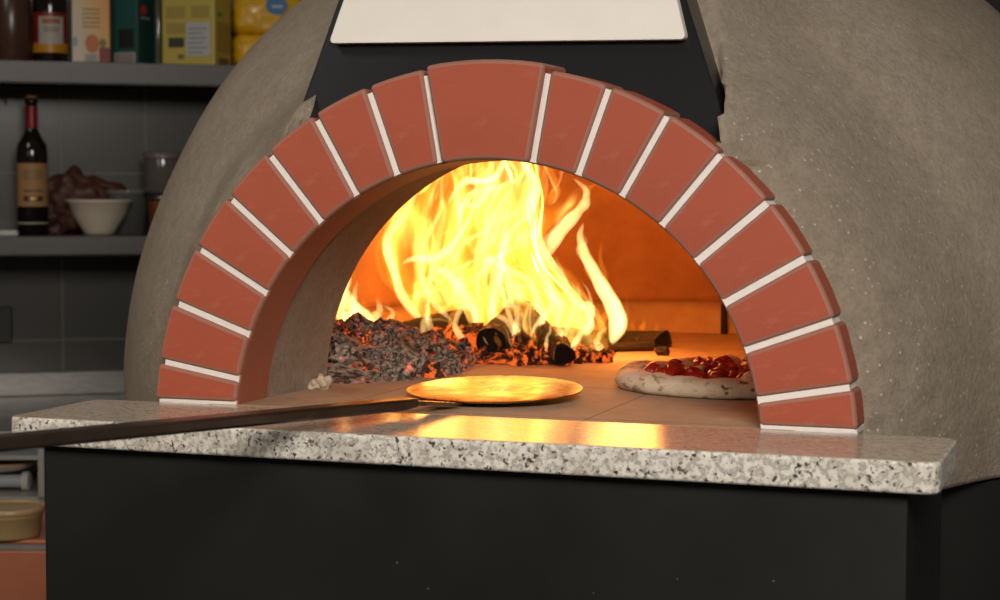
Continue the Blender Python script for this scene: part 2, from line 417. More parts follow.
# black hood box and pale board above the arch, both leaning back
def atL(x, y, k=0.0):
    n_ = Vector((0, 1, -.42)); q = Vector((0, .056-.29*.42+k, 0)); d = ray(x, y); return CAM+d*((q-CAM).dot(n_)/d.dot(n_))
bm = bmesh.new()
P_ = [atL(338, 0), atL(312, 74), atL(715, 92), atL(686, 0)]; pt = [(p.x, p.z) for p in P_]
ext = lambda a, b, z: (a[0]+(b[0]-a[0])*(z-a[1])/(b[1]-a[1]), z)
pl = [ext(pt[0], pt[1], .295), ext(pt[3], pt[2], .295), pt[2], ext(pt[2], pt[3], .62), ext(pt[1], pt[0], .62), pt[1]]
A = [bm.verts.new((x, lean(x, z), z)) for x, z in pl]; B = [bm.verts.new((x*1.0, lean(x, z)+.16, z)) for x, z in pl]
bm.faces.new(A[::-1]); bm.faces.new(B)
for k in range(len(A)): bm.faces.new((A[k], A[(k+1) % len(A)], B[(k+1) % len(A)], B[k]))
hood = onov(link('flue_panel', bm, MPB, oven)); bevel(hood, .003, 2)
hood['label'] = 'black enamelled panel over the brick arch'
bm = bmesh.new()
tz = .56
P_ = [atL(343, 0, -.014), atL(328, 43.5, -.014), atL(686, 39.5, -.014), atL(677, 0, -.014)]; pt = [(p.x, p.z) for p in P_]
bl = [pt[1], pt[2], ext(pt[2], pt[3], tz), ext(pt[1], pt[0], tz)]
def rnd(pts, r, n=5):
    out = []; m = len(pts)
    for i in range(m):
        p0, p, p1 = Vector(pts[i-1]), Vector(pts[i]), Vector(pts[(i+1) % m])
        a = (p0-p).normalized()*r+p; b = (p1-p).normalized()*r+p
        for k in range(n+1):
            t = k/n; out.append(tuple(a*(1-t)**2+p*2*t*(1-t)+b*t*t))
    return out
rp = rnd(bl, .008)
A = [bm.verts.new((x, lean(x, z)-.014, z)) for x, z in rp]; B = [bm.verts.new((x, lean(x, z)+.002, z)) for x, z in rp]
bm.faces.new(A[::-1]); bm.faces.new(B)
for k in range(len(A)): bm.faces.new((A[k], A[(k+1) % len(A)], B[(k+1) % len(A)], B[k]))
o = onov(link('blank_plate', bm, MWH, oven)); bevel(o, .002, 2); o['label'] = 'off-white tapered plate without writing'
# small latch slot in the black panel
# chip of plaster at the foot of the liner
def lump(bm, c, r, seed, sub=2, amp=.35, sc=(1, 1, 1), freq=1.6, rot=None):
    res = bmesh.ops.create_icosphere(bm, subdivisions=sub, radius=1)
    rot = rot or Matrix.Identity(3)
    for v in res['verts']:
        d = v.co.normalized(); k = 1+amp*noise.noise(d*freq+Vector((seed*3.1, seed*1.7, seed)))*1.6
        v.co = rot @ Vector((d.x*sc[0], d.y*sc[1], d.z*sc[2]))*k*r+Vector(c)
p = atZ(322, 389, .0)
bm = bmesh.new(); lump(bm, (0, 0, .008), .010, 5, 3, .5, (1.0, .8, 1)); lump(bm, (-.009, -.002, .005), .007, 8, 3, .5)
tag(link('plaster_chip', bm, plain('pale_plaster', (.60, .48, .34), .8), None, True, loc=(p.x, p.y, 0)), 'small pale chip of plaster on the oven floor against the left inner wall', 'chip')

# ------------------------------------------------------------------ granite ledge and black stand
bm = bmesh.new()
bp = rnd([(-.482, -.181), (.499, -.181), (.499, .0), (-.482, .0)], .018, 6)
A = [bm.verts.new((x, y, 0)) for x, y in bp]; B = [bm.verts.new((x, y, -.030)) for x, y in bp]
bm.faces.new(A); bm.faces.new(B[::-1])
for k in range(len(A)): bm.faces.new((A[k], B[k], B[(k+1) % len(A)], A[(k+1) % len(A)]))
led = link('granite_ledge', bm, MG); bevel(led, .0035, 3, 40)
tag(led, 'speckled granite ledge with a polished top in front of the oven mouth', 'ledge')
st = tag(empty('oven_stand', (0, .75, -H)), 'black oven stand with a flat box front and rounded base', 'stand')
bm = bmesh.new(); box(bm, (.0105, -.0, -.03-.535), (.917, .324, 1.07))
o = link('front_box', bm, MBK, st, loc=(0, -.75, H)); bevel(o, .003, 2)
bm = bmesh.new()
lathe(bm, [(0, -1.10), (.732, -1.10), (.732, -.082), (.724, -.0785), (0, -.0785)], 128, (SC.x, SC.y, 0))
link('round_base', bm, MBK, st, True, loc=(0, -.75, H)).modifiers.new('e', 'EDGE_SPLIT')

# ------------------------------------------------------------------ peel
pe = tag(empty('pizza_peel', (-.047, .167, .004)), 'round metal turning peel with a long dark handle, reflecting the flames', 'peel')
bm = bmesh.new()
lathe(bm, [(0, .0), (.100, .0), (.1035, .0008), (.1035, .0022), (.100, .0028), (.05, .0022), (0, .0020)], 96)
bl_ = link('blade', bm, MPE, pe, True); bl_.modifiers.new('e', 'EDGE_SPLIT'); bl_.location.z = .0055; bl_.rotation_euler.x = math.radians(2.7)
h0 = atZ(428, 402.5, .010); h1 = atZ(0, 444, .034); hd = (h1-h0)
L = hd.length+.55; hdn = hd.normalized()
bm = bmesh.new(); sidev = hdn.cross(Vector((0, 0, 1))).normalized(); upv = sidev.cross(hdn)
def bar(bm, stations):
    R = []
    for t, w_, h_, dz in stations:
        c = h0+hdn*t+upv*dz
        R.append([bm.verts.new(c+sidev*a*w_*.5+upv*b*h_*.5) for a, b in ((-1, -1), (1, -1), (1, 1), (-1, 1))])
    for A, B in zip(R, R[1:]):
        for k in range(4): bm.faces.new((A[k], A[(k+1) % 4], B[(k+1) % 4], B[k]))
    bm.faces.new(R[0]); bm.faces.new(R[-1][::-1])
bar(bm, [(.030, .020, .0100, .002), (.060, .026, .0125, .001), (L*.5, .026, .0125, .001), (L, .026, .0125, .001)])
o = link('handle', bm, MHA, pe); o.location = -Vector(pe.location); bevel(o, .003, 3)
bm = bmesh.new(); bar(bm, [(-.040, .034, .0025, -.003), (-.004, .020, .004, -.001), (.045, .014, .006, .002)])
o = link('socket_neck', bm, MPE, pe); o.location = -Vector(pe.location)

# ------------------------------------------------------------------ pizza
PC = Vector((.192, .388, 0)); PRm = .148
pz = tag(empty('pizza', PC), 'pizza with a pale puffy crust and red tomato pieces baking on the oven floor', 'pizza')
s = NT('pizza_dough'); n1 = s.noise(28, 5, .6)
c = s.mix(s.ramp(n1, [(.4, (0, 0, 0)), (.7, (1, 1, 1))]), (.80, .68, .52), (.66, .48, .30))
spots = s.ramp(s.noise(75, 2, .5, s.co((1, 1, 1.6))), [(.56, (0, 0, 0)), (.63, (1, 1, 1))])
pk = s.ramp(s.noise(10, 3), [(.40, (.15, .15, .15)), (.5, (1, 1, 1))])
c = s.mix(s.mix(1, spots, pk, 'MULTIPLY'), c, (.20, .075, .02))
MDO = s.pbr(c, .7, bump=s.noise(60, 5), bstr=.4, bdist=.002, Subsurface_Weight=.15, Subsurface_Scale=.01)
bm = bmesh.new(); NN, MM = 120, 18
def crust(a, b):
    tw = 1+.06*noise.noise(Vector((math.cos(a)*14, math.sin(a)*14, math.sin(b)*1.5)))+.22*noise.noise(Vector((math.cos(a)*2.5, math.sin(a)*2.5, 1)))+.10*noise.noise(Vector((math.cos(a)*9, math.sin(a)*9, b)))
    rr = PRm-.020; w_ = .0205*tw; h_ = .0135*tw
    r = rr+w_*math.cos(b); z = .010*tw+h_*math.sin(b)
    return Vector((r*math.cos(a), r*math.sin(a), max(z, .0005)))
gr = [[bm.verts.new(crust(2*PI*i/NN, 2*PI*j/MM)) for j in range(MM)] for i in range(NN)]
for i in range(NN):
    for j in range(MM): bm.faces.new((gr[i][j], gr[(i+1) % NN][j], gr[(i+1) % NN][(j+1) % MM], gr[i][(j+1) % MM]))
link('crust', bm, MDO, pz, True)
s = NT('tomato_sauce'); MSA = s.pbr(s.mix(s.noise(25, 4), (.50, .07, .02), (.60, .30, .14)), .35, bump=s.noise(50, 4), bstr=.5, bdist=.003)
bm = bmesh.new(); lathe(bm, [(.118, .004), (.112, .011), (.06, .012), (0, .012)], 64); link('sauce', bm, MSA, pz, True)
s = NT('tomato'); MTO = s.pbr(s.mix(s.noise(60, 4), (.34, .010, .006), (.50, .030, .015)), .28, bump=s.noise(90, 3), bstr=.4, bdist=.002)
s = NT('mozzarella'); MMZ = s.pbr(s.mix(s.noise(40, 3), (.80, .70, .52), (.70, .45, .25)), .4)
rr = random.Random(4)
for k in range(96):
    for _ in range(30):
        a = rr.uniform(0, 2*PI); r = .108*math.sqrt(rr.random())
        if True: break
    bm = bmesh.new(); lump(bm, (0, 0, 0), .0086*rr.uniform(.7, 1.3), k, 2, .4, (1.1, .9, .75))
    ch_ = k % 11 == 4
    o = link('mozzarella_piece' if ch_ else 'tomato_piece', bm, MMZ if ch_ else MTO, pz, True, loc=(r*math.cos(a), r*math.sin(a), .0175+rr.uniform(0, .006)))
    o.rotation_euler = (rr.random(), rr.random(), rr.random()*6)

# ------------------------------------------------------------------ ember beds, coals, logs
def mound(cx, cy, rx, ry, h, seed):
    bm = bmesh.new(); n, m = 64, 16; rings = []
    for j in range(m+1):
        t = j/m; row = []
        for i in range(n):
            a = 2*PI*i/n; rim = 1+.16*noise.noise(Vector((math.cos(a)*2, math.sin(a)*2, seed)))
            x = cx+rx*t*rim*math.cos(a); y = cy+ry*t*rim*math.sin(a)
            z = h*(1-t*t)**1.5*(1+.3*noise.noise(Vector((x*16, y*16, seed))))+.006*noise.noise(Vector((x*60, y*60, seed)))*(1-t**6)
            row.append(bm.verts.new((x, y, max(z, -.002) if j < m else -.002)))
        rings.append(row)
    for A, B in zip(rings, rings[1:]):
        for k in range(n):
            bm.faces.new((A[k], A[(k+1) % n], B[(k+1) % n], B[k]))
    bmesh.ops.remove_doubles(bm, verts=rings[0], dist=1e-4)
    return bm
m1 = dict(cx=-.350, cy=.445, rx=.165, ry=.215, h=.054)
m2 = dict(cx=-.235, cy=.675, rx=.185, ry=.125, h=.024)
def hgt(m, x, y):
    t2 = ((x-m['cx'])/m['rx'])**2+((y-m['cy'])/m['ry'])**2
    return m['h']*(1-t2)**1.5 if t2 < 1 else 0
def mheight(x, y): return max(hgt(m1, x, y), hgt(m2, x, y))
tag(link('ash_bed', mound(seed=1, **m1), MC1, None, True), 'heap of grey ash and burnt coal crumbs along the left inner wall', 'ash', kind='stuff')
tag(link('ember_bed', mound(seed=4, **m2), MC2, None, True), 'bed of glowing red crumbs under the burning logs', 'embers', kind='stuff')
protos = []
for k in range(10):
    bm = bmesh.new(); lump(bm, (0, 0, 0), 1, k*7+3, 2, .55, (1.2, .9, .8), 1.9); protos.append(bm)
mesh_cache = {}
def coal(idx, mat, x, y, z, r, label, group):
    key = (idx, mat.name)
    if key not in mesh_cache:
        b = protos[idx].copy(); o = link('charcoal_lump', b, mat); mesh_cache[key] = o.data
        for p_ in o.data.polygons: p_.use_smooth = False
    else:
        o = bpy.data.objects.new('charcoal_lump', mesh_cache[key]); C.objects.link(o)
    o.location = (x, y, z); s_ = r; o.scale = (s_, s_*rr.uniform(.8, 1.2), s_*rr.uniform(.8, 1.1)); o.rotation_euler = (rr.uniform(0, 6), rr.uniform(0, 6), rr.uniform(0, 6))
    tag(o, label, 'charcoal', group); return o
rr = random.Random(11)
cnt = 0
while cnt < 150:
    a = rr.uniform(0, 2*PI); t = math.sqrt(rr.random())*1.02
    x = m1['cx']+m1['rx']*t*math.cos(a); y = m1['cy']+m1['ry']*t*math.sin(a)
    if math.hypot(x, y-.70) > .50: continue
    if y < .30 and x < -.29-.4*(y-.23): continue
    r = rr.choice([.005, .006, .008, .010, .012, .016])
    coal(rr.randrange(10), MC1L if rr.random() < .85 else MC2L, x, y, mheight(x, y)+r*.35, r, 'ash-grey charcoal lump in the heap along the left inner wall', 'ashy charcoal at the left')
    cnt += 1
cnt = 0
while cnt < 150:
    a = rr.uniform(0, 2*PI); t = math.sqrt(rr.random())*1.02
    x = m2['cx']+m2['rx']*t*math.cos(a); y = m2['cy']+m2['ry']*t*math.sin(a)
    if y > .80: continue
    if mheight(x, y) > hgt(m2, x, y)+.006: continue
    r = rr.choice([.006, .008, .010, .012, .014, .016])
    coal(rr.randrange(10), MC2L, x, y, mheight(x, y)+r*.35, r, 'red glowing charcoal lump in the bed under the burning logs', 'glowing charcoal under the logs')
    cnt += 1
c1 = atZ(662, 355.5, 0)
bm = bmesh.new(); lump(bm, (0, 0, .006), .008, 3, 2, .5, (1.2, .8, .9))
tag(link('charcoal_piece', bm, MLG, loc=(c1.x, c1.y, 0)), 'single small charred piece lying alone on the oven floor behind the pizza', 'charcoal')
def log(name, p0, p1, r0, r1, seed, label, squash=1.0, tri=0.0, n=26):
    p0, p1 = Vector(p0), Vector(p1); ax = (p1-p0); Lg = ax.length; ax.normalize()
    sd = ax.cross(Vector((0, 0, 1))).normalized(); u_ = sd.cross(ax); bm = bmesh.new(); R = []; m = 22
    for j in range(m+1):
        t = j/m; r = r0+(r1-r0)*t; row = []
        for k in range(n):
            a = 2*PI*k/n; q = r*(1+tri*math.cos(3*a+.5)+.10*noise.noise(Vector((math.cos(a)*2+seed, math.sin(a)*2, t*5)))+.07*noise.noise(Vector((math.cos(a)*7+seed, math.sin(a)*7, t*2))))
            row.append(bm.verts.new(p0+ax*(Lg*t)+sd*(q*math.cos(a))+u_*(q*squash*math.sin(a))))
        R.append(row)
    for A, B in zip(R, R[1:]):
        for k in range(n): bm.faces.new((A[k], A[(k+1) % n], B[(k+1) % n], B[k]))
    c0 = sum((v.co for v in R[0]), Vector())/n; c1_ = sum((v.co for v in R[-1]), Vector())/n
    o = None
    mid = (p0+p1)/2
    # sunken charred ends
    for row, cc, sg in ((R[0], c0, 1), (R[-1], c1_, -1)):
        inn = [bm.verts.new(cc+(v.co-cc)*.82) for v in row]; deep = [bm.verts.new(cc+(v.co-cc)*.70+ax*.003*sg) for v in row]
        for k in range(n):
            f = bm.faces.new((row[k], row[(k+1) % n], inn[(k+1) % n], inn[k])); f.material_index = 1
            f = bm.faces.new((inn[k], inn[(k+1) % n], deep[(k+1) % n], deep[k])); f.material_index = 1
        f = bm.faces.new(deep); f.material_index = 1
    for v in bm.verts: v.co -= mid
    o = link(name, bm, [MLG, MEN], None, False, loc=mid)
    return tag(o, label, 'log')
e1 = atY(491, 343, .605); e2 = atY(564, 355, .585)
log('log', e1, e1+Vector((-.035, .24, .025)), .022, .026, 1, 'burning round log whose black round end faces the oven mouth')
log('log', e2, e2+Vector((-.10, .17, .030)), .0155, .020, 2, 'thin burning log lowest at the front with a three-sided charred end', 1, .12)
a_ = atY(405, 335, .78); b_ = atY(470, 322, .84)
log('log', a_, b_, .022, .024, 3, 'dark charred log lying crosswise behind the glowing coals on the left')
a_ = atY(590, 348, .80); b_ = atY(652, 346, .86)
log('log', a_, b_, .0095, .011, 4, 'thin flat stick smouldering at the right foot of the fire', .7)
a_ = atY(612, 338, .98); b_ = atY(664, 341, .92)
log('log', a_, b_, .014, .019, 5, 'short black log farthest right, away from the tall flames', .75, .16)
a_ = atY(540, 336, .78); b_ = atY(600, 340, .90)
log('log', a_, b_, .017, .015, 6, 'log wrapped in flame crossing behind the two front log ends')

# ------------------------------------------------------------------ flames (closed bodies of glowing gas)
rf = random.Random(3)
def taper(t, s0=.12, p=.75):
    return (min(1, t/s0)**.6)*max(.0, 1-t)**p
def tongue(parent, pix, Y, w, mat, flat=.45, n=30, s0=.15, pw=.7, wob=.002):
    m = len(pix)
    P = [atY(x, y, Y[i] if isinstance(Y, (list, tuple)) else Y) for i, (x, y) in enumerate(pix)]
    P = catmull(P, n); sd = rf.uniform(0, 99)
    P = [p+Vector((noise.noise(Vector((i*.35, sd, 0))), noise.noise(Vector((i*.3, sd, 7)))*2, noise.noise(Vector((i*.35, sd, 3)))))*wob for i, p in enumerate(P)]
    R = [max(.0003, w*taper(i/(n-1), s0, pw)*(1+.25*noise.noise(Vector((i*.3, sd, 11))))) for i in range(n)]
    bm = bmesh.new(); a = rf.uniform(-.6, .6)
    tube(bm, P, R, 12, flat, Vector((math.sin(a), math.cos(a), 0)))
    return link('flame_tongue', bm, mat, parent, True)
def sheet(parent, L, Rr, Y0, Y1, amp, fq, th, mat, nu=40, nv=34, top=.25):
    """wavy curtain of gas between two traced edges"""
    sd = rf.uniform(0, 99)
    A = catmull([atY(x, y, Y0) for x, y in L], nv); B = catmull([atY(x, y, Y1) for x, y in Rr], nv)
    bm = bmesh.new(); F_, K = [], []
    ph = rf.uniform(0, 6)
    for i in range(nu+1):
        u = i/nu; cut = 1-top*(.5+.5*noise.noise(Vector((u*5, sd, 0)))*1.8)*1.0; cut = max(.5, min(1, cut)); f, b = [], []
        for j in range(nv):
            v = j/(nv-1)*cut; k = v*(nv-1); k0 = min(int(k), nv-2); fr = k-k0
            a = A[k0].lerp(A[k0+1], fr); c = B[k0].lerp(B[k0+1], fr)
            wv = u+.10*math.sin(v*5+ph)+.05*noise.noise(Vector((u*3, v*4, sd)))
            p = a.lerp(c, u)
            dy = amp*(math.sin(wv*fq+v*2.2+ph)+.5*noise.noise(Vector((u*6, v*3, sd+5))))
            dx = .5*amp*math.cos(wv*fq*1.3+v*3+ph)*(.3+v)
            p = p+Vector((dx, dy, .3*amp*noise.noise(Vector((u*6, v*5, sd+9)))))
            h = th*.5*min(1, (1-j/(nv-1))*3+.03)*min(1, min(u, 1-u)*8+.1)*min(1, j/(nv-1)*6+.2)
            q = Vector((0, 1, 0))*h
            f.append(bm.verts.new(p-q)); b.append(bm.verts.new(p+q))
        F_.append(f); K.append(b)
    for i in range(nu):
        for j in range(nv-1):
            bm.faces.new((F_[i][j], F_[i+1][j], F_[i+1][j+1], F_[i][j+1])); bm.faces.new((K[i][j], K[i][j+1], K[i+1][j+1], K[i+1][j]))
    for j in range(nv-1):
        bm.faces.new((F_[0][j], F_[0][j+1], K[0][j+1], K[0][j])); bm.faces.new((F_[nu][j], K[nu][j], K[nu][j+1], F_[nu][j+1]))
    for i in range(nu):
        bm.faces.new((F_[i][0], K[i][0], K[i+1][0], F_[i+1][0])); bm.faces.new((F_[i][-1], F_[i+1][-1], K[i+1][-1], K[i][-1]))
    return link('flame_sheet', bm, mat, parent, True)
fire = tag(empty('fire', (-.1, .78, .03)), 'tall yellow-white flames rising from the logs in the middle of the oven', 'fire')
fireL = tag(empty('fire', (-.33, .62, .05)), 'low orange-yellow flame at the far left behind the ash heap', 'fire')
fireR = tag(empty('fire', (.0, 1.05, .02)), 'tiny yellow flames behind the black log at the far right', 'fire')
SP = {
 'A': [(420, 320), (404, 298), (392, 270), (386, 240), (398, 208), (425, 185), (446, 160), (456, 135)],
 'B': [(452, 322), (440, 295), (426, 272), (430, 245), (436, 215), (446, 180), (455, 150), (462, 125)],
 'C': [(478, 330), (468, 300), (448, 280), (441, 262), (455, 235), (470, 210), (478, 180), (480, 150), (478, 120)],
 'D': [(500, 340), (506, 310), (500, 280), (482, 250), (490, 215), (504, 190), (503, 160), (498, 120)],
 'E': [(522, 342), (532, 312), (522, 287), (506, 262), (514, 235), (532, 212), (538, 185), (524, 160), (515, 130)],
 'F': [(548, 338), (562, 312), (556, 287), (541, 262), (546, 238), (563, 218), (580, 205), (586, 192), (592, 184)],
 'G': [(576, 338), (588, 316), (580, 298), (562, 278), (548, 262), (536, 236), (530, 205), (534, 178), (524, 150)],
 'H': [(604, 348), (615, 325), (612, 300), (597, 275), (586, 255), (582, 238), (585, 222)],
}
ks = list(SP)
# broad glowing body and folded curtains
for (a, b, Y0, Y1) in (('A', 'C', .80, .83), ('B', 'D', .86, .82), ('C', 'E', .79, .83), ('D', 'F', .84, .80), ('E', 'G', .80, .84)):
    sheet(fire, SP[a], SP[b], Y0, Y1, .016, 7, .034, FL_TURB, top=.12)
    sheet(fire, SP[a], SP[b], Y0+.06, Y1+.06, .020, 6, .060, FL_BODY, top=.2)
KL, KR = [(498, 347), (504, 322), (508, 292), (512, 262), (510, 235)], [(600, 350), (594, 328), (580, 302), (562, 272), (552, 245)]
sheet(fire, KL, KR, .665, .70, .010, 10, .016, FL_TURB, top=.35)
sheet(fire, [(470, 322), (462, 300), (455, 280), (452, 262)], KL, .70, .68, .010, 8, .014, FL_TURB, top=.4)
for k in range(16):
    x0 = 500+k*6.6; hh = rf.uniform(35, 85)
    q = [(x0, 340+rf.uniform(-8, 12)), (x0-rf.uniform(-6, 4), 340-hh*.35), (x0-rf.uniform(-2, 12), 340-hh*.7), (x0-rf.uniform(4, 22), 340-hh)]
    tongue(fire, q, rf.uniform(.64, .74), rf.choice([.003, .005, .008]), rf.choice([FL_CORE, FL_SHEET]), rf.uniform(.5, 1), 24, .2, .8, .002)
for k in range(15):
    x0 = 478+k*8.6+rf.uniform(-3, 3); hh = rf.uniform(14, 42); y0 = 349+rf.uniform(-5, 4)
    q = [(x0, y0), (x0-rf.uniform(-5, 6), y0-hh*.35), (x0+rf.uniform(-6, 6), y0-hh*.7), (x0+rf.uniform(-10, 4), y0-hh)]
    tongue(fire, q, rf.uniform(.575, .64), rf.choice([.0025, .004, .006]), rf.choice([FL_CORE, FL_SHEET]), rf.uniform(.4, 1), 24, .25, .8, .0015)
for k in ks:
    for c in range(2):
        j = [(x+rf.uniform(-9, 9), y+rf.uniform(-6, 6)) for x, y in SP[k]]
        tongue(fire, j, rf.uniform(.74, .90), rf.uniform(.005, .012), FL_SHEET if c else FL_CORE, rf.uniform(.35, .8))
# curling wisps that follow a turbulent flow
def inside(x, y):
    lf = np.interp(y, [120, 160, 208, 240, 270, 300, 330], [455, 446, 398, 386, 392, 408, 425])
    rt_ = np.interp(y, [120, 160, 190, 210, 240, 262, 300, 345], [520, 530, 545, 560, 548, 566, 596, 610])
    return lf < x < rt_
nw = 0
while nw < 75:
    x, y = rf.uniform(385, 605), rf.uniform(170, 345)
    if not inside(x, y): continue
    Yw = rf.uniform(.70, .88); L_ = rf.randint(7, 16); q = [(x, y)]; sd = rf.uniform(0, 50)
    for i in range(L_):
        an = -PI/2+2.3*noise.noise(Vector((x*.018, y*.011, 4+.15*Yw)))+1.5*noise.noise(Vector((x*.04, y*.03, sd)))
        x += 8*math.cos(an); y += 8*math.sin(an); q.append((x, y))
    if not inside(*q[-1]): continue
    Yl = [Yw+.02*noise.noise(Vector((i*.3, sd, 3))) for i in range(len(q))]
    tongue(fire, q, Yl, rf.choice([.002, .003, .004, .006, .009]), rf.choice([FL_CORE, FL_CORE, FL_SHEET]), rf.uniform(.4, 1), 26, .3, .8, .002); nw += 1
sheet(fire, SP['A'], SP['B'], .78, .79, .012, 8, .022, FL_TURB, top=.15)
sheet(fire, [(418, 322), (402, 300), (389, 272), (383, 242), (392, 212)], SP['B'], .83, .84, .014, 6, .030, FL_BODY, top=.1)
sheet(fire, SP['E'], [(606, 346), (604, 322), (590, 300), (572, 280), (556, 262), (546, 236), (548, 210), (550, 180), (545, 150)], .81, .80, .014, 8, .010, FL_TURB, top=.12)
# traced single tongues
for pix, w_, mt_, Y in (
 ([(612, 345), (618, 322), (610, 300), (596, 276), (584, 252), (580, 235), (584, 222)], .017, FL_CORE, .78),
 ([(606, 300), (604, 275), (600, 255), (603, 238)], .007, FL_SHEET, .80),
 ([(626, 330), (627, 308), (625, 284)], .0035, FL_SHEET, .8),
 ([(608, 352), (598, 335), (604, 318), (618, 304), (612, 290)], .012, FL_SHEET, .74),
 ([(544, 262), (560, 232), (578, 212), (586, 200), (584, 188), (572, 178)], .014, FL_CORE, .78),
 ([(584, 196), (590, 188), (598, 183)], .007, FL_SHEET, .78),
 ([(548, 205), (556, 190), (550, 170), (540, 155)], .010, FL_SHEET, .84),
 ([(486, 352), (464, 340), (455, 322), (466, 306), (478, 312), (474, 330)], .007, FL_CORE, .64),
 ([(462, 345), (452, 325), (458, 308), (470, 300), (466, 280)], .009, FL_SHEET, .66),
 ([(505, 345), (513, 335), (508, 322), (494, 312), (488, 290), (486, 262)], .006, FL_CORE, .65),
 ([(500, 330), (512, 312), (520, 300), (522, 280)], .011, FL_SHEET, .68),
 ([(530, 352), (520, 335), (508, 312), (502, 285), (506, 260)], .006, FL_CORE, .66),
 ([(548, 358), (556, 345), (560, 330), (552, 305), (556, 280)], .008, FL_CORE, .66),
 ([(542, 350), (536, 335), (545, 315), (556, 296)], .012, FL_CORE, .68),
 ([(570, 350), (580, 335), (592, 318), (590, 296), (580, 278)], .006, FL_CORE, .68),
 ([(556, 348), (566, 330), (574, 305), (570, 285)], .006, FL_CORE, .70),
 ([(605, 353), (597, 344), (600, 334), (608, 326)], .008, FL_CORE, .70),
 ([(430, 318), (436, 308), (446, 312), (455, 300)], .006, FL_SHEET, .74),
 ([(418, 312), (410, 300), (424, 292), (440, 298), (452, 290)], .007, FL_SHEET, .74)):
    tongue(fire, pix, Y, w_, mt_, rf.uniform(.5, .9), wob=.0015)
for pix, w_, mt_, Y in (
 ([(345, 326), (342, 308), (347, 288), (353, 270), (352, 256)], .020, FL_TURB, .66),
 ([(372, 334), (362, 318), (352, 306), (345, 290), (350, 272)], .018, FL_CORE, .63),
 ([(345, 318), (356, 322), (368, 330), (386, 336), (400, 338)], .020, FL_TURB, .64),
 ([(344, 330), (340, 305), (346, 285), (351, 268), (349, 250)], .012, FL_CORE, .60),
 ([(376, 338), (372, 322), (380, 310), (376, 296)], .012, FL_CORE, .58),
 ([(350, 330), (356, 312), (354, 295), (358, 280)], .010, FL_CORE, .64),
 ([(340, 314), (352, 319), (366, 326), (382, 333), (399, 337)], .011, FL_CORE, .58),
 ([(352, 326), (370, 332), (384, 326), (393, 313), (382, 304)], .010, FL_CORE, .60),
 ([(362, 330), (368, 320), (366, 308), (360, 296)], .010, FL_SHEET, .62),
 ([(392, 342), (398, 332), (400, 318), (394, 308)], .008, FL_SHEET, .62),
 ([(396, 343), (408, 347), (418, 356)], .006, FL_SHEET, .60)):
    tongue(fireL, pix, Y, w_, mt_, rf.uniform(.5, .9), wob=.0015)
for pix, w_ in (([(640, 330), (644, 324), (643, 318)], .007), ([(655, 331), (657, 326), (655, 322)], .005), ([(634, 330), (632, 324), (636, 321)], .005)):
    tongue(fireR, pix, 1.04, w_, FL_SHEET, .8, wob=.0005)
for root in (fire, fireL, fireR):
    for o in root.children: o.location = -Vector(root.location)

# ------------------------------------------------------------------ kitchen in the background
def wthing(name, x, n, z, label, cat, rz=0, group=None):
    return tag(empty(name, wpos(x, n, z), RZ+rz), label, cat, group)
def zpx(y, n, x=100): return atW(x, y, n).z
LX0, LX1 = -120, 300
def wspan(x0, x1, n): a, b = wpos(x0, n, 0), wpos(x1, n, 0); return (b-a).length, (a+b)/2
def shelf(ytop, thick, label):
    zt = zpx(ytop, .26); L_, m_ = wspan(LX0, LX1, .13)
    sh = tag(empty('wall_shelf', (m_.x, m_.y, zt), RZ), label, 'shelf')
    bm = bmesh.new(); box(bm, (0, 0, -.0015), (L_, .25, .003)); link('shelf_board', bm, MSH, sh)
    bm = bmesh.new(); box(bm, (0, -.127, -thick/2), (L_, .004, thick)); o = link('front_lip', bm, MSH, sh); bevel(o, .0015, 2)
    bm = bmesh.new(); box(bm, (0, -.108, -thick), (L_, .035, .003)); link('return_flange', bm, MSH, sh)
    for xx in (-.9, -.2, .55):
        bm = bmesh.new(); v = [bm.verts.new(p) for p in ((xx, .125, -.003), (xx, -.11, -.003), (xx, .125, -.09), (xx+.003, .125, -.003), (xx+.003, -.11, -.003), (xx+.003, .125, -.09))]
        bm.faces.new(v[:3]); bm.faces.new(v[3:][::-1]); bm.faces.new((v[0], v[1], v[4], v[3])); bm.faces.new((v[1], v[2], v[5], v[4])); bm.faces.new((v[2], v[0], v[3], v[5])); link('bracket', bm, MSH, sh)
    return zt
ZU = shelf(62, .048, 'upper steel wall shelf carrying jars and cartons')
ZL = shelf(236, .042, 'lower steel wall shelf carrying the wine bottle and bowl')
def glass(name, col, rough=.04, tr=.9):
    s = NT(name); return s.pbr(col, rough, 0, Transmission_Weight=tr, IOR=1.45)
MGC = glass('clear_glass', (.85, .87, .85)); MGD = plain('dark_glass', (.012, .009, .008), .08)
# upper shelf: brown jar
def ppx(px, n=.13): return px/(F/ (4.42-n))
def jar(x0, x1, n, z, h, body, lid, label, content=None, name='glass_jar', group=None):
    t = wthing(name, (x0+x1)/2, n, z, label, 'jar'); r = ppx(x1-x0, n)/2
    bm = bmesh.new(); lathe(bm, [(0, 0), (r*.9, 0), (r, .006), (r, h*.84), (r*.86, h*.93), (r*.80, h*.93)], 36); link('body', bm, body, t, True)
    if content:
        bm = bmesh.new(); lathe(bm, [(0, .004), (r*.9, .004), (r*.92, h*.7), (0, h*.7)], 30); link('contents', bm, content, t, True)
    bm = bmesh.new(); lathe(bm, [(r*.84, h*.90), (r*.88, h*.91), (r*.88, h), (0, h)], 36); link('lid', bm, lid, t, True)
    return t, r
MBRN = plain('brown_spread', (.085, .040, .026), .25); MLID = plain('pale_lid', (.35, .25, .10), .4)
jar(-6, 33, .12, ZU, .17, MBRN, MLID, 'brown-filled jar at the left end of the upper shelf')
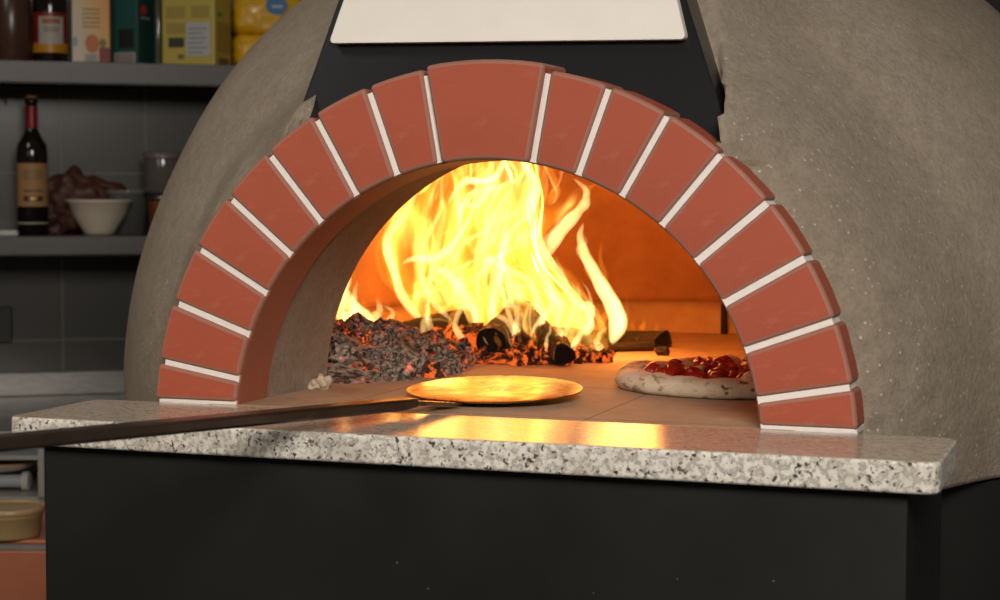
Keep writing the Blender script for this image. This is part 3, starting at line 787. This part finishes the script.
t, r = jar(35, 69, .12, ZU, .20, MGD, MST, 'jar with a red and yellow label on the upper shelf, left of the juice carton')
def wrap(t, r, z0, z1, a0, a1, mat, name, off=.001):
    bm = bmesh.new(); lathe(bm, [(r+off, z0), (r+off, z1)], 24, a0=a0-PI/2, a1=a1-PI/2); return link(name, bm, mat, t, True)
wrap(t, r, .028, .118, -1.3, 1.3, plain('maroon_label', (.22, .012, .010), .4), 'label')
wrap(t, r, .026, .048, -1.3, 1.3, plain('amber_band', (.55, .24, .012), .4), 'label_band', .0015)
wrap(t, r, .045, .108, -.72, .72, plain('cream_label', (.48, .42, .36), .5), 'label_centre', .002)
wrap(t, r, .092, .103, -.5, .5, plain('tan_mark', (.35, .12, .05), .5), 'label_mark', .0025)
for zz in (.081, .074): wrap(t, r, zz, zz+.003, -.4, .4, plain('grey_text', (.18, .16, .16), .5), 'text_line', .0025)
def carton(x0, x1, n, h, d, mats, label, rz=0, name='carton', w=None, z=None):
    t = wthing(name, (x0+x1)/2, n, ZU if z is None else z, label, 'carton', rz); w = w or ppx(x1-x0, n)
    bm = bmesh.new(); box(bm, (0, 0, h/2), (w, d, h)); o = link('carton_body', bm, mats, t); bevel(o, .002, 2)
    return t, w
def patch(t, x0, x1, z0, z1, y, mat, name, side=False):
    bm = bmesh.new()
    if side: box(bm, (y, (x0+x1)/2, (z0+z1)/2), (.0008, x1-x0, z1-z0))
    else: box(bm, ((x0+x1)/2, y, (z0+z1)/2), (x1-x0, .0008, z1-z0))
    return link(name, bm, mat, t)
# juice carton: white edge fading to orange, peach picture, leaf, bar code
s = NT('juice_carton_print'); sx = s.n('ShaderNodeSeparateXYZ'); s.l(s.co(), sx.inputs[0])
MJU = s.pbr(s.ramp(s.math('ADD', s.math('MULTIPLY', sx.outputs[0], 10), s.math('ADD', s.math('MULTIPLY', sx.outputs[2], 2.4), .25)), [(.0, (.62, .52, .45)), (.28, (.60, .46, .26)), (.62, (.66, .36, .08)), (1, (.72, .25, .01))]), .4)
t, w_ = carton(73, 110, .13, .24, .07, MJU, 'orange and white juice carton with a peach picture on the upper shelf')
def disc(t, x, z, rx, rz_, y, mat, name):
    bm = bmesh.new(); n = 24; v = [bm.verts.new((x+rx*math.cos(2*PI*k/n), y, z+rz_*math.sin(2*PI*k/n))) for k in range(n)]; v2 = [bm.verts.new(q.co+Vector((0, .0008, 0))) for q in v]
    bm.faces.new(v); bm.faces.new(v2[::-1])
    for k in range(n): bm.faces.new((v[k], v2[k], v2[(k+1) % n], v[(k+1) % n]))
    return link(name, bm, mat, t)
disc(t, .002, .048, .016, .021, -.0362, plain('peach_print', (.60, .16, .035), .5), 'peach_picture')
disc(t, .026, .050, .008, .010, -.0364, plain('leaf_print', (.20, .20, .02), .5), 'leaf_picture')
disc(t, -.036, .052, .006, .012, -.0364, plain('aqua_print', (.30, .42, .40), .5), 'aqua_mark')
patch(t, .018, .042, .0, .040, -.0360, plain('dark_red_print', (.25, .03, .015), .5), 'red_corner')
patch(t, -.016, .015, .003, .026, -.0366, plain('barcode_white', (.55, .52, .47), .5), 'barcode_panel')
for k in range(7): patch(t, -.012+k*.0037, -.0105+k*.0037, .006, .023, -.0372, plain('barcode_ink', (.10, .08, .07), .5), 'barcode_bar')
for k in range(5): patch(t, -.020, .020, .085+k*.010, .088+k*.010, -.0364, plain('faint_text', (.40, .24, .08), .5), 'text_line')
# teal carton turned with its corner to the room
MTE = plain('teal_print', (.020, .095, .085), .4); MTD = plain('dark_teal', (.008, .050, .048), .4)
t, w_ = carton(113, 157, .13, .23, .070, MTE, 'dark green-blue carton with a red dot, corner turned forward, on the upper shelf', rz=math.radians(-40), w=.070)
patch(t, -.030, .028, .002, .030, -.0356, plain('barcode_white', (.5, .44, .40), .5), 'barcode_panel')
for k in range(9): patch(t, -.026+k*.0058, -.0235+k*.0058, .005, .028, -.0362, plain('barcode_ink', (.10, .08, .07), .5), 'barcode_bar')
patch(t, -.018, .024, .040, .085, -.0356, plain('black_print', (.012, .016, .015), .5), 'dark_picture')
bm = bmesh.new(); box(bm, (.0354, 0, .115), (.0008, .07, .23)); link('side_panel', bm, MTD, t)  # right side face coloured a darker teal than the front
bm = bmesh.new(); lathe(bm, [(0, 0), (.011, 0), (.011, .001), (0, .001)], 20)
o = link('red_dot', bm, plain('red_print', (.5, .03, .02), .5), t, loc=(.0360, -.012, .128)); o.rotation_euler = (0, PI/2, 0)
patch(t, -.020, .012, .108, .113, .0362, plain('pale_text', (.25, .30, .28), .5), 'text_line', True)
# slim clear bottle
t = wthing('glass_bottle', 159.5, .07, ZU, 'slim clear glass bottle squeezed between the green-blue and pale yellow cartons', 'bottle')
bm = bmesh.new(); lathe(bm, [(0, 0), (.017, 0), (.018, .004), (.018, .15), (.008, .19), (.008, .22), (0, .22)], 24); link('body', bm, plain('olive_glass', (.16, .16, .11), .1), t, True)
# pale yellow carton, corner to the right
MYE = plain('yellow_print', (.56, .44, .085), .4)
t, w_ = carton(168, 228, .15, .23, .105, MYE, 'pale yellow carton with a white label on the upper shelf', rz=math.radians(-30), w=.130)
zz = lambda y: (62-y)/440+.002
k_ = .0655
for (a, b, y0, y1, mt_, nm) in ((22, 45, 53, 19, plain('white_sticker', (.50, .50, .52), .5), 'white_label'), (5, 20, 44, 34, plain('photo_print', (.05, .045, .03), .5), 'photo_panel'), (14, 20, 56, 51, plain('brown_print', (.22, .13, .06), .5), 'small_mark'), (3, 21, 30, 19, plain('ochre_text', (.40, .30, .06), .5), 'text_block'), (27, 44, 14, 2, plain('ochre_text', (.40, .30, .06), .5), 'text_block'), (3, 21, 14, 2, plain('ochre_text', (.40, .30, .06), .5), 'text_block')):
    patch(t, -.062+a/385, -.062+b/385, zz(y0), zz(y1), -.0531-(.0006 if nm == 'white_label' else 0), mt_, nm)
for k in range(6): patch(t, -.062+24/385, -.062+(42 if k % 2 else 38)/385, zz(50)+k*.011, zz(50)+k*.011+.003, -.0543, plain('grey_text', (.22, .22, .24), .5), 'text_line')
bm = bmesh.new(); bmg = plain('brown_print', (.22, .13, .06), .5)
for (a, b, y0, y1, mt_, nm) in ((.15, .45, 12, 8, plain('green_print', (.12, .28, .05), .5), 'green_mark'), (.15, .9, 48, 18, plain('ochre_text', (.40, .30, .06), .5), 'text_block'), (.25, .8, 61, 54, bmg, 'barcode_panel')):
    patch(t, -.0525+a*.105, -.0525+b*.105, zz(y0), zz(y1), .0656, mt_, nm, True)
# golden plastic pack
t = wthing('plastic_pack', 268, .14, ZU, 'shiny golden yellow plastic pack with a blue label on the upper shelf by the dome', 'pack')
s = NT('golden_film'); MGO = s.pbr((.74, .40, .008), .16, bump=s.noise(26, 4, .6, None, 1.2), bstr=.7, bdist=.012)
def pillow(w, d, h, z0):
    bm = bmesh.new(); n, m = 30, 20; R = []
    for j in range(m+1):
        v = j/m; row = []
        for i in range(n):
            a = 2*PI*i/n; sq = lambda c: math.copysign(abs(c)**.45, c); k = 1-.10*(2*v-1)**6
            x = w/2*sq(math.cos(a))*k; y = d/2*sq(math.sin(a))*(1-.25*(2*v-1)**6)
            nn = 1+.04*noise.noise(Vector((x*30, y*30, v*6)))
            row.append(bm.verts.new((x*nn, y*nn, z0+h*v)))
        R.append(row)
    for A, B in zip(R, R[1:]):
        for k in range(n): bm.faces.new((A[k], A[(k+1) % n], B[(k+1) % n], B[k]))
    bm.faces.new(R[0][::-1]); bm.faces.new(R[-1]); return bm
link('lower_pouch', pillow(.165, .11, .078, 0), MGO, t, True); link('upper_pouch', pillow(.165, .11, .09, .079), MGO, t, True)
disc(t, .012, .146, .026, .022, -.060, plain('blue_print', (.03, .16, .38), .4), 'blue_label'); patch(t, .0, .026, .140, .146, -.0612, plain('pale_print', (.45, .5, .5), .4), 'pale_band')
# wine bottle
t = wthing('wine_bottle', 32.5, .14, ZL, 'dark wine bottle with a tan label and red neck foil on the lower shelf', 'bottle')
r = .0352
bm = bmesh.new(); lathe(bm, [(0, .006), (r*.8, 0), (r, .004), (r, .190), (r*.93, .208), (r*.62, .226), (.0145, .240), (.0125, .252), (.0125, .300), (.0145, .302), (.0145, .314), (0, .314)], 48); link('body', bm, MGD, t, True)
wrap(t, .0128, .246, .296, 0, 2*PI, plain('red_foil', (.30, .008, .012), .3), 'neck_foil')
wrap(t, r, .066, .165, -1.25, 1.25, plain('tan_label', (.42, .22, .085), .6), 'label')
for z0, z1, c in ((.078, .090, (.05, .03, .02)), (.128, .150, (.30, .17, .07)), (.100, .104, (.16, .07, .03))):
    wrap(t, r, z0, z1, -.6, .6, plain('label_print', c, .5), 'label_print', .0018)
wrap(t, r, .080, .088, -.25, .25, plain('gold_print', (.6, .42, .12), .3, .5), 'label_mark', .0024)
wrap(t, r, .026, .0295, -1.3, 1.3, plain('pale_line', (.45, .40, .33), .5), 'pale_line')
bm = bmesh.new(); lathe(bm, [(.0128, .31), (.0128, .321), (0, .321)], 20); link('cork', bm, plain('cork', (.30, .16, .07), .8), t, True)
# white bowl
t = wthing('bowl', 99, .15, ZL, 'white ceramic bowl on the lower shelf, right of the wine bottle', 'bowl')
k = ppx(65)/2
bm = bmesh.new(); lathe(bm, [(0, .004), (k*.36, .004), (k*.40, 0), (k*.46, .002), (k*.52, .012), (k*.80, .045), (k*.95, .074), (k*1.02, .078), (k*1.02, .082), (k*.90, .079), (k*.72, .046), (k*.4, .016), (0, .014)], 48)
o = link('bowl_body', bm, plain('cream_ceramic', (.70, .60, .48), .3), t, True)
# dark crumpled net bag behind the bowl
t = wthing('paper_bag', 80, .05, ZL, 'dark brown crumpled bag slumped behind the white bowl', 'bag')
bm = bmesh.new(); lump(bm, (-.015, 0, .075), .078, 4, 4, .30, (1.0, .55, .95), 2.2); lump(bm, (.045, .0, .055), .065, 9, 4, .35, (1.1, .6, .9), 2.0); lump(bm, (-.055, .0, .05), .05, 12, 4, .35, (1.0, .6, 1.0), 2.0)
s = NT('dark_brown_paper'); mbg = s.pbr(s.mix(s.noise(14, 5), (.055, .018, .012), (.13, .045, .028)), .45, bump=s.noise(22, 5, .6, None, 1), bstr=.8, bdist=.01)
link('bag_body', bm, mbg, t, True)
# clear tub behind the bowl
t = wthing('plastic_tub', 128, .05, ZL, 'clear plastic tub behind the right side of the white bowl', 'tub')
bm = bmesh.new(); lathe(bm, [(0, 0), (.042, 0), (.052, .095), (.057, .097), (.057, .104), (.050, .104), (.040, .004), (0, .004)], 36); link('tub_body', bm, plain('cloudy_plastic', (.17, .17, .165), .25), t, True)
# two stacked jars
t = wthing('copper_jar', 166, .13, ZL, 'copper-coloured jar on the lower shelf, under the clear jar beside the oven dome', 'jar')
r = .042
bm = bmesh.new(); lathe(bm, [(0, 0), (r*.8, 0), (r*.9, .01), (r, .06), (r, .085), (r*.95, .092), (0, .092)], 36); link('body', bm, plain('copper', (.48, .16, .06), .3, .7), t, True)
bm = bmesh.new(); lathe(bm, [(r*1.0, .078), (r*1.04, .080), (r*1.04, .094), (0, .096)], 36); link('lid', bm, MST, t, True)
t = wthing('glass_jar', 163, .13, ZL+.097, 'clear glass jar stacked on the copper-coloured jar beside the oven dome', 'jar')
bm = bmesh.new(); r = .044; lathe(bm, [(0, 0), (r*.95, 0), (r, .005), (r, .078), (r*.97, .084), (r*.94, .084), (r*.95, .006), (0, .004)], 36); link('body', bm, plain('smoky_glass', (.11, .095, .085), .08), t, True)
bm = bmesh.new(); lathe(bm, [(r*1.05, .082), (r*1.05, .094), (r*.9, .097), (0, .097)], 36); link('lid', bm, plain('grey_lid', (.16, .13, .115), .35), t, True)
# flat tray at the left of the bottle
t = wthing('metal_tray', 0, .16, ZL, 'thin metal tray at the left end of the lower shelf', 'tray')
bm = bmesh.new(); box(bm, (0, 0, .003), (.07, .12, .004)); box(bm, (0, -.058, .007), (.07, .004, .010)); box(bm, (.034, 0, .007), (.004, .12, .010)); o = link('tray_body', bm, MST, t)
# black socket
a_, b_ = atW(-28, 307, .012), atW(12, 343, .012)
t = tag(empty('wall_socket', ((a_.x+b_.x)/2, (a_.y+b_.y)/2, (a_.z+b_.z)/2), RZ), 'black square socket plate on the tiled wall under the lower shelf', 'socket')
bm = bmesh.new(); box(bm, (0, 0.006, 0), ((b_-a_).length*.74, .012, a_.z-b_.z)); o = link('plate', bm, plain('black_plastic', (.006, .006, .006), .3), t); bevel(o, .003, 2)
bm = bmesh.new(); lathe(bm, [(.018, 0), (.018, .003), (.014, .003), (.014, .0), (0, 0)], 24); o = link('outlet_ring', bm, plain('black_plastic', (.006, .006, .006), .3), t, loc=(0, -.003, 0)); o.rotation_euler.x = PI/2
# steel counter
zc = atW(40, 430, .66).z; L_, m_ = wspan(-260, 420, .33)
ct = tag(empty('steel_counter', (m_.x, m_.y, -H), RZ), 'stainless steel kitchen counter along the tiled wall, left of the oven', 'counter')
hc = zc+H
bm = bmesh.new(); box(bm, (0, 0, hc-.012), (L_, .66, .024)); o = link('worktop', bm, MST, ct); bevel(o, .004, 2)
bm = bmesh.new(); box(bm, (0, .32, hc+.028), (L_, .018, .058)); o = link('upstand', bm, MST, ct); bevel(o, .004, 2)
for xx in (-L_/2+.04, L_/2-.04):
    for yy in (-.29, .29):
        bm = bmesh.new(); box(bm, (xx, yy, (hc-.024)/2), (.04, .04, hc-.024)); link('leg', bm, MST, ct)
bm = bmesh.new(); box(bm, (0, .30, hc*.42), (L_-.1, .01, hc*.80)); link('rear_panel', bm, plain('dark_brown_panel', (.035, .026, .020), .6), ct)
bm = bmesh.new(); box(bm, (0, 0, .30), (L_-.1, .6, .02)); link('undershelf', bm, MST, ct)
# steel drawer unit
DD = 3.62
def atD(x, y, D): return CAM+ray(x, y)*D
fr0, fr1 = atD(-60, 444, DD), atD(44, 497, DD)
c_ = (fr0+fr1)/2; cz0 = fr1.z; cz1 = fr0.z; wd = (Vector((fr1.x, fr1.y, 0))-Vector((fr0.x, fr0.y, 0))).length
DRZ = math.atan2(rt0.y, rt0.x)
du = tag(empty('steel_cabinet', (c_.x, c_.y, -H), DRZ), 'open-fronted steel cabinet under the counter, left of the black oven stand', 'cabinet')
bm = bmesh.new(); zt = cz1+H; zb = cz0+H
for xx in (-wd/2, wd/2-.012): box(bm, (xx+.006, .15, zt/2), (.012, .30, zt))
box(bm, (0, .15, zt-.004), (wd, .30, .008)); box(bm, (0, .002, zt-.026), (wd, .006, .008)); box(bm, (0, .29, zt/2), (wd, .008, zt))
box(bm, (0, .15, zb-.004), (wd, .30, .008)); o = link('cabinet_frame', bm, plain('satin_steel', (.42, .40, .37), .4, .3), du)
bm = bmesh.new(); box(bm, (0, .006, (zt-.008+zt-.022)/2), (wd-.024, .004, .014)); link('top_rail', bm, plain('blue_grey_enamel', (.14, .16, .18), .3), du)
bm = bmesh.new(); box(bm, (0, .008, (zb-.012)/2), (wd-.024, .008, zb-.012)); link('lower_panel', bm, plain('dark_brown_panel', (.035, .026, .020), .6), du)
pc = atD(4, 476, DD+.085)
t = tag(empty('plate', (pc.x, pc.y, zb+.040-H), DRZ), 'cream plate with an orange rim lying above the grey roll in the steel cabinet', 'plate')
bm = bmesh.new(); lathe(bm, [(0, .004), (.03, 0), (.045, .004), (.066, .016), (.068, .018), (.064, .018), (.04, .008), (0, .007)], 40); link('plate_body', bm, plain('cream_glaze', (.85, .72, .55), .3), t, True)
bm = bmesh.new(); lathe(bm, [(.0655, .0165), (.0685, .0175), (.0685, .0195), (.064, .019)], 40); link('rim_band', bm, plain('orange_glaze', (.55, .22, .08), .3), t, True)
t = tag(empty('film_roll', (pc.x-.004, pc.y-.015, zb-H+.0195), DRZ), 'grey roll with a pale end cap lying in the steel cabinet under the cream plate', 'roll')
bm = bmesh.new(); tube(bm, [Vector((-.10, 0, 0)), Vector((.050, 0, 0))], [.013, .013], 28); o = link('roll_body', bm, plain('grey_film', (.36, .39, .42), .3), t, False)
bm = bmesh.new(); tube(bm, [Vector((.048, 0, 0)), Vector((.050, 0, 0)), Vector((.062, 0, 0)), Vector((.064, 0, 0))], [.013, .0190, .0190, .016], 28); link('end_cap', bm, plain('pale_plastic', (.52, .50, .46), .35), t)
bm = bmesh.new(); tube(bm, [Vector((-.10, 0, -.0)), Vector((-.088, 0, 0))], [.019, .019], 28); link('end_cap', bm, plain('pale_plastic', (.52, .50, .46), .35), t)
# terracotta bin and tub on it
DB = 3.05
b0, b1 = atD(-90, 544, DB), atD(62, 544, DB); bc = (b0+b1)/2; bz = b0.z; bw = (b1-b0).length
t = tag(empty('storage_bin', (bc.x+fw.x*.12, bc.y+fw.y*.12, -H), DRZ), 'terracotta-coloured storage bin with a grey gasket, bottom left of the picture', 'bin')
hb = bz+H; bm = bmesh.new(); box(bm, (0, .10, (hb-.016)/2), (bw, .36, hb-.016)); o = link('bin_body', bm, plain('terracotta_plastic', (.44, .150, .075), .4), t); bevel(o, .006, 3)
bm = bmesh.new(); box(bm, (0, .10, hb-.0125), (bw+.002, .362, .009)); link('gasket', bm, plain('speckled_gasket', (.22, .20, .19), .7), t)
bm = bmesh.new(); box(bm, (0, .10, hb-.004), (bw+.004, .364, .008)); o = link('lid', bm, plain('terracotta_plastic', (.44, .150, .075), .4), t); bevel(o, .003, 2)
tb = atD(10, 543, DB+.075)
sc_ = (DB+.10)/F
t = tag(empty('food_tub', (tb.x, tb.y, hb-H), DRZ), 'round translucent yellowish tub standing on the terracotta-coloured bin', 'tub')
bm = bmesh.new(); R_ = 33*sc_; lathe(bm, [(0, 0), (R_*.86, 0), (R_*.9, .004), (R_*.97, .040), (R_*1.04, .042), (R_*1.05, .052), (R_*1.0, .052), (R_*.99, .044), (R_*.86, .006), (0, .005)], 48)
link('tub_body', bm, plain('yellowish_plastic', (.44, .29, .14), .3), t, True)
bm = bmesh.new(); lathe(bm, [(R_*.98, .049), (R_*.6, .047), (0, .047)], 48); link('tub_lid', bm, plain('yellowish_lid', (.36, .25, .10), .25), t, True)

# ------------------------------------------------------------------ lights
def area(name, loc, to, size, power, col, spread=PI):
    l = bpy.data.lights.new(name, 'AREA'); l.shape = 'RECTANGLE'; l.spread = spread; l.size, l.size_y = size; l.energy = power; l.color = col
    o = bpy.data.objects.new(name, l); C.objects.link(o); o.location = loc
    o.rotation_euler = (Vector(to)-Vector(loc)).to_track_quat('-Z', 'Y').to_euler(); return o
area('key_light', (1.15, -2.3, 1.30), (.25, 0, .15), (1.1, .8), 14.2, (1, .93, .83), math.radians(80))
area('fill_light', (-1.6, -.6, 2.0), (-1.0, 1.6, 0), (.6, .6), 7, (1, .9, .78))
area('left_light', (-1.25, -1.7, .9), (-.55, .3, .15), (.5, .5), 1.5, (1, .90, .76), math.radians(62))
def point(name, loc, power, col, r):
    l = bpy.data.lights.new(name, 'POINT'); l.energy = power; l.color = col; l.shadow_soft_size = r
    o = bpy.data.objects.new(name, l); C.objects.link(o); o.location = loc; return o
point('fire_light', (-.06, .80, .17), 1.25, (1, .30, .05), .06)
point('fire_light', (-.03, .74, .07), 1.0, (1, .32, .06), .04)
point('fire_light', (-.31, .66, .08), .30, (1, .32, .06), .03)
wd_ = bpy.data.worlds.new('world'); S.world = wd_; wd_.use_nodes = True
wd_.node_tree.nodes['Background'].inputs[0].default_value = (.95, .88, .78, 1); wd_.node_tree.nodes['Background'].inputs[1].default_value = .045
S.cycles.transparent_max_bounces = 96
S.cycles.max_bounces = 8
S.view_settings.view_transform = 'Standard'; S.view_settings.look = 'None'; S.view_settings.exposure = 0; S.view_settings.gamma = 1; S.view_settings.use_curve_mapping = False

# ------------------------------------------------------------------ raise the whole set so that the room floor is z = 0
for o in list(S.objects):
    if o.parent is None:
        if o.type == 'CAMERA': m = o.matrix_world.copy(); m.translation.z += H; o.matrix_world = m
        else: o.location.z += H
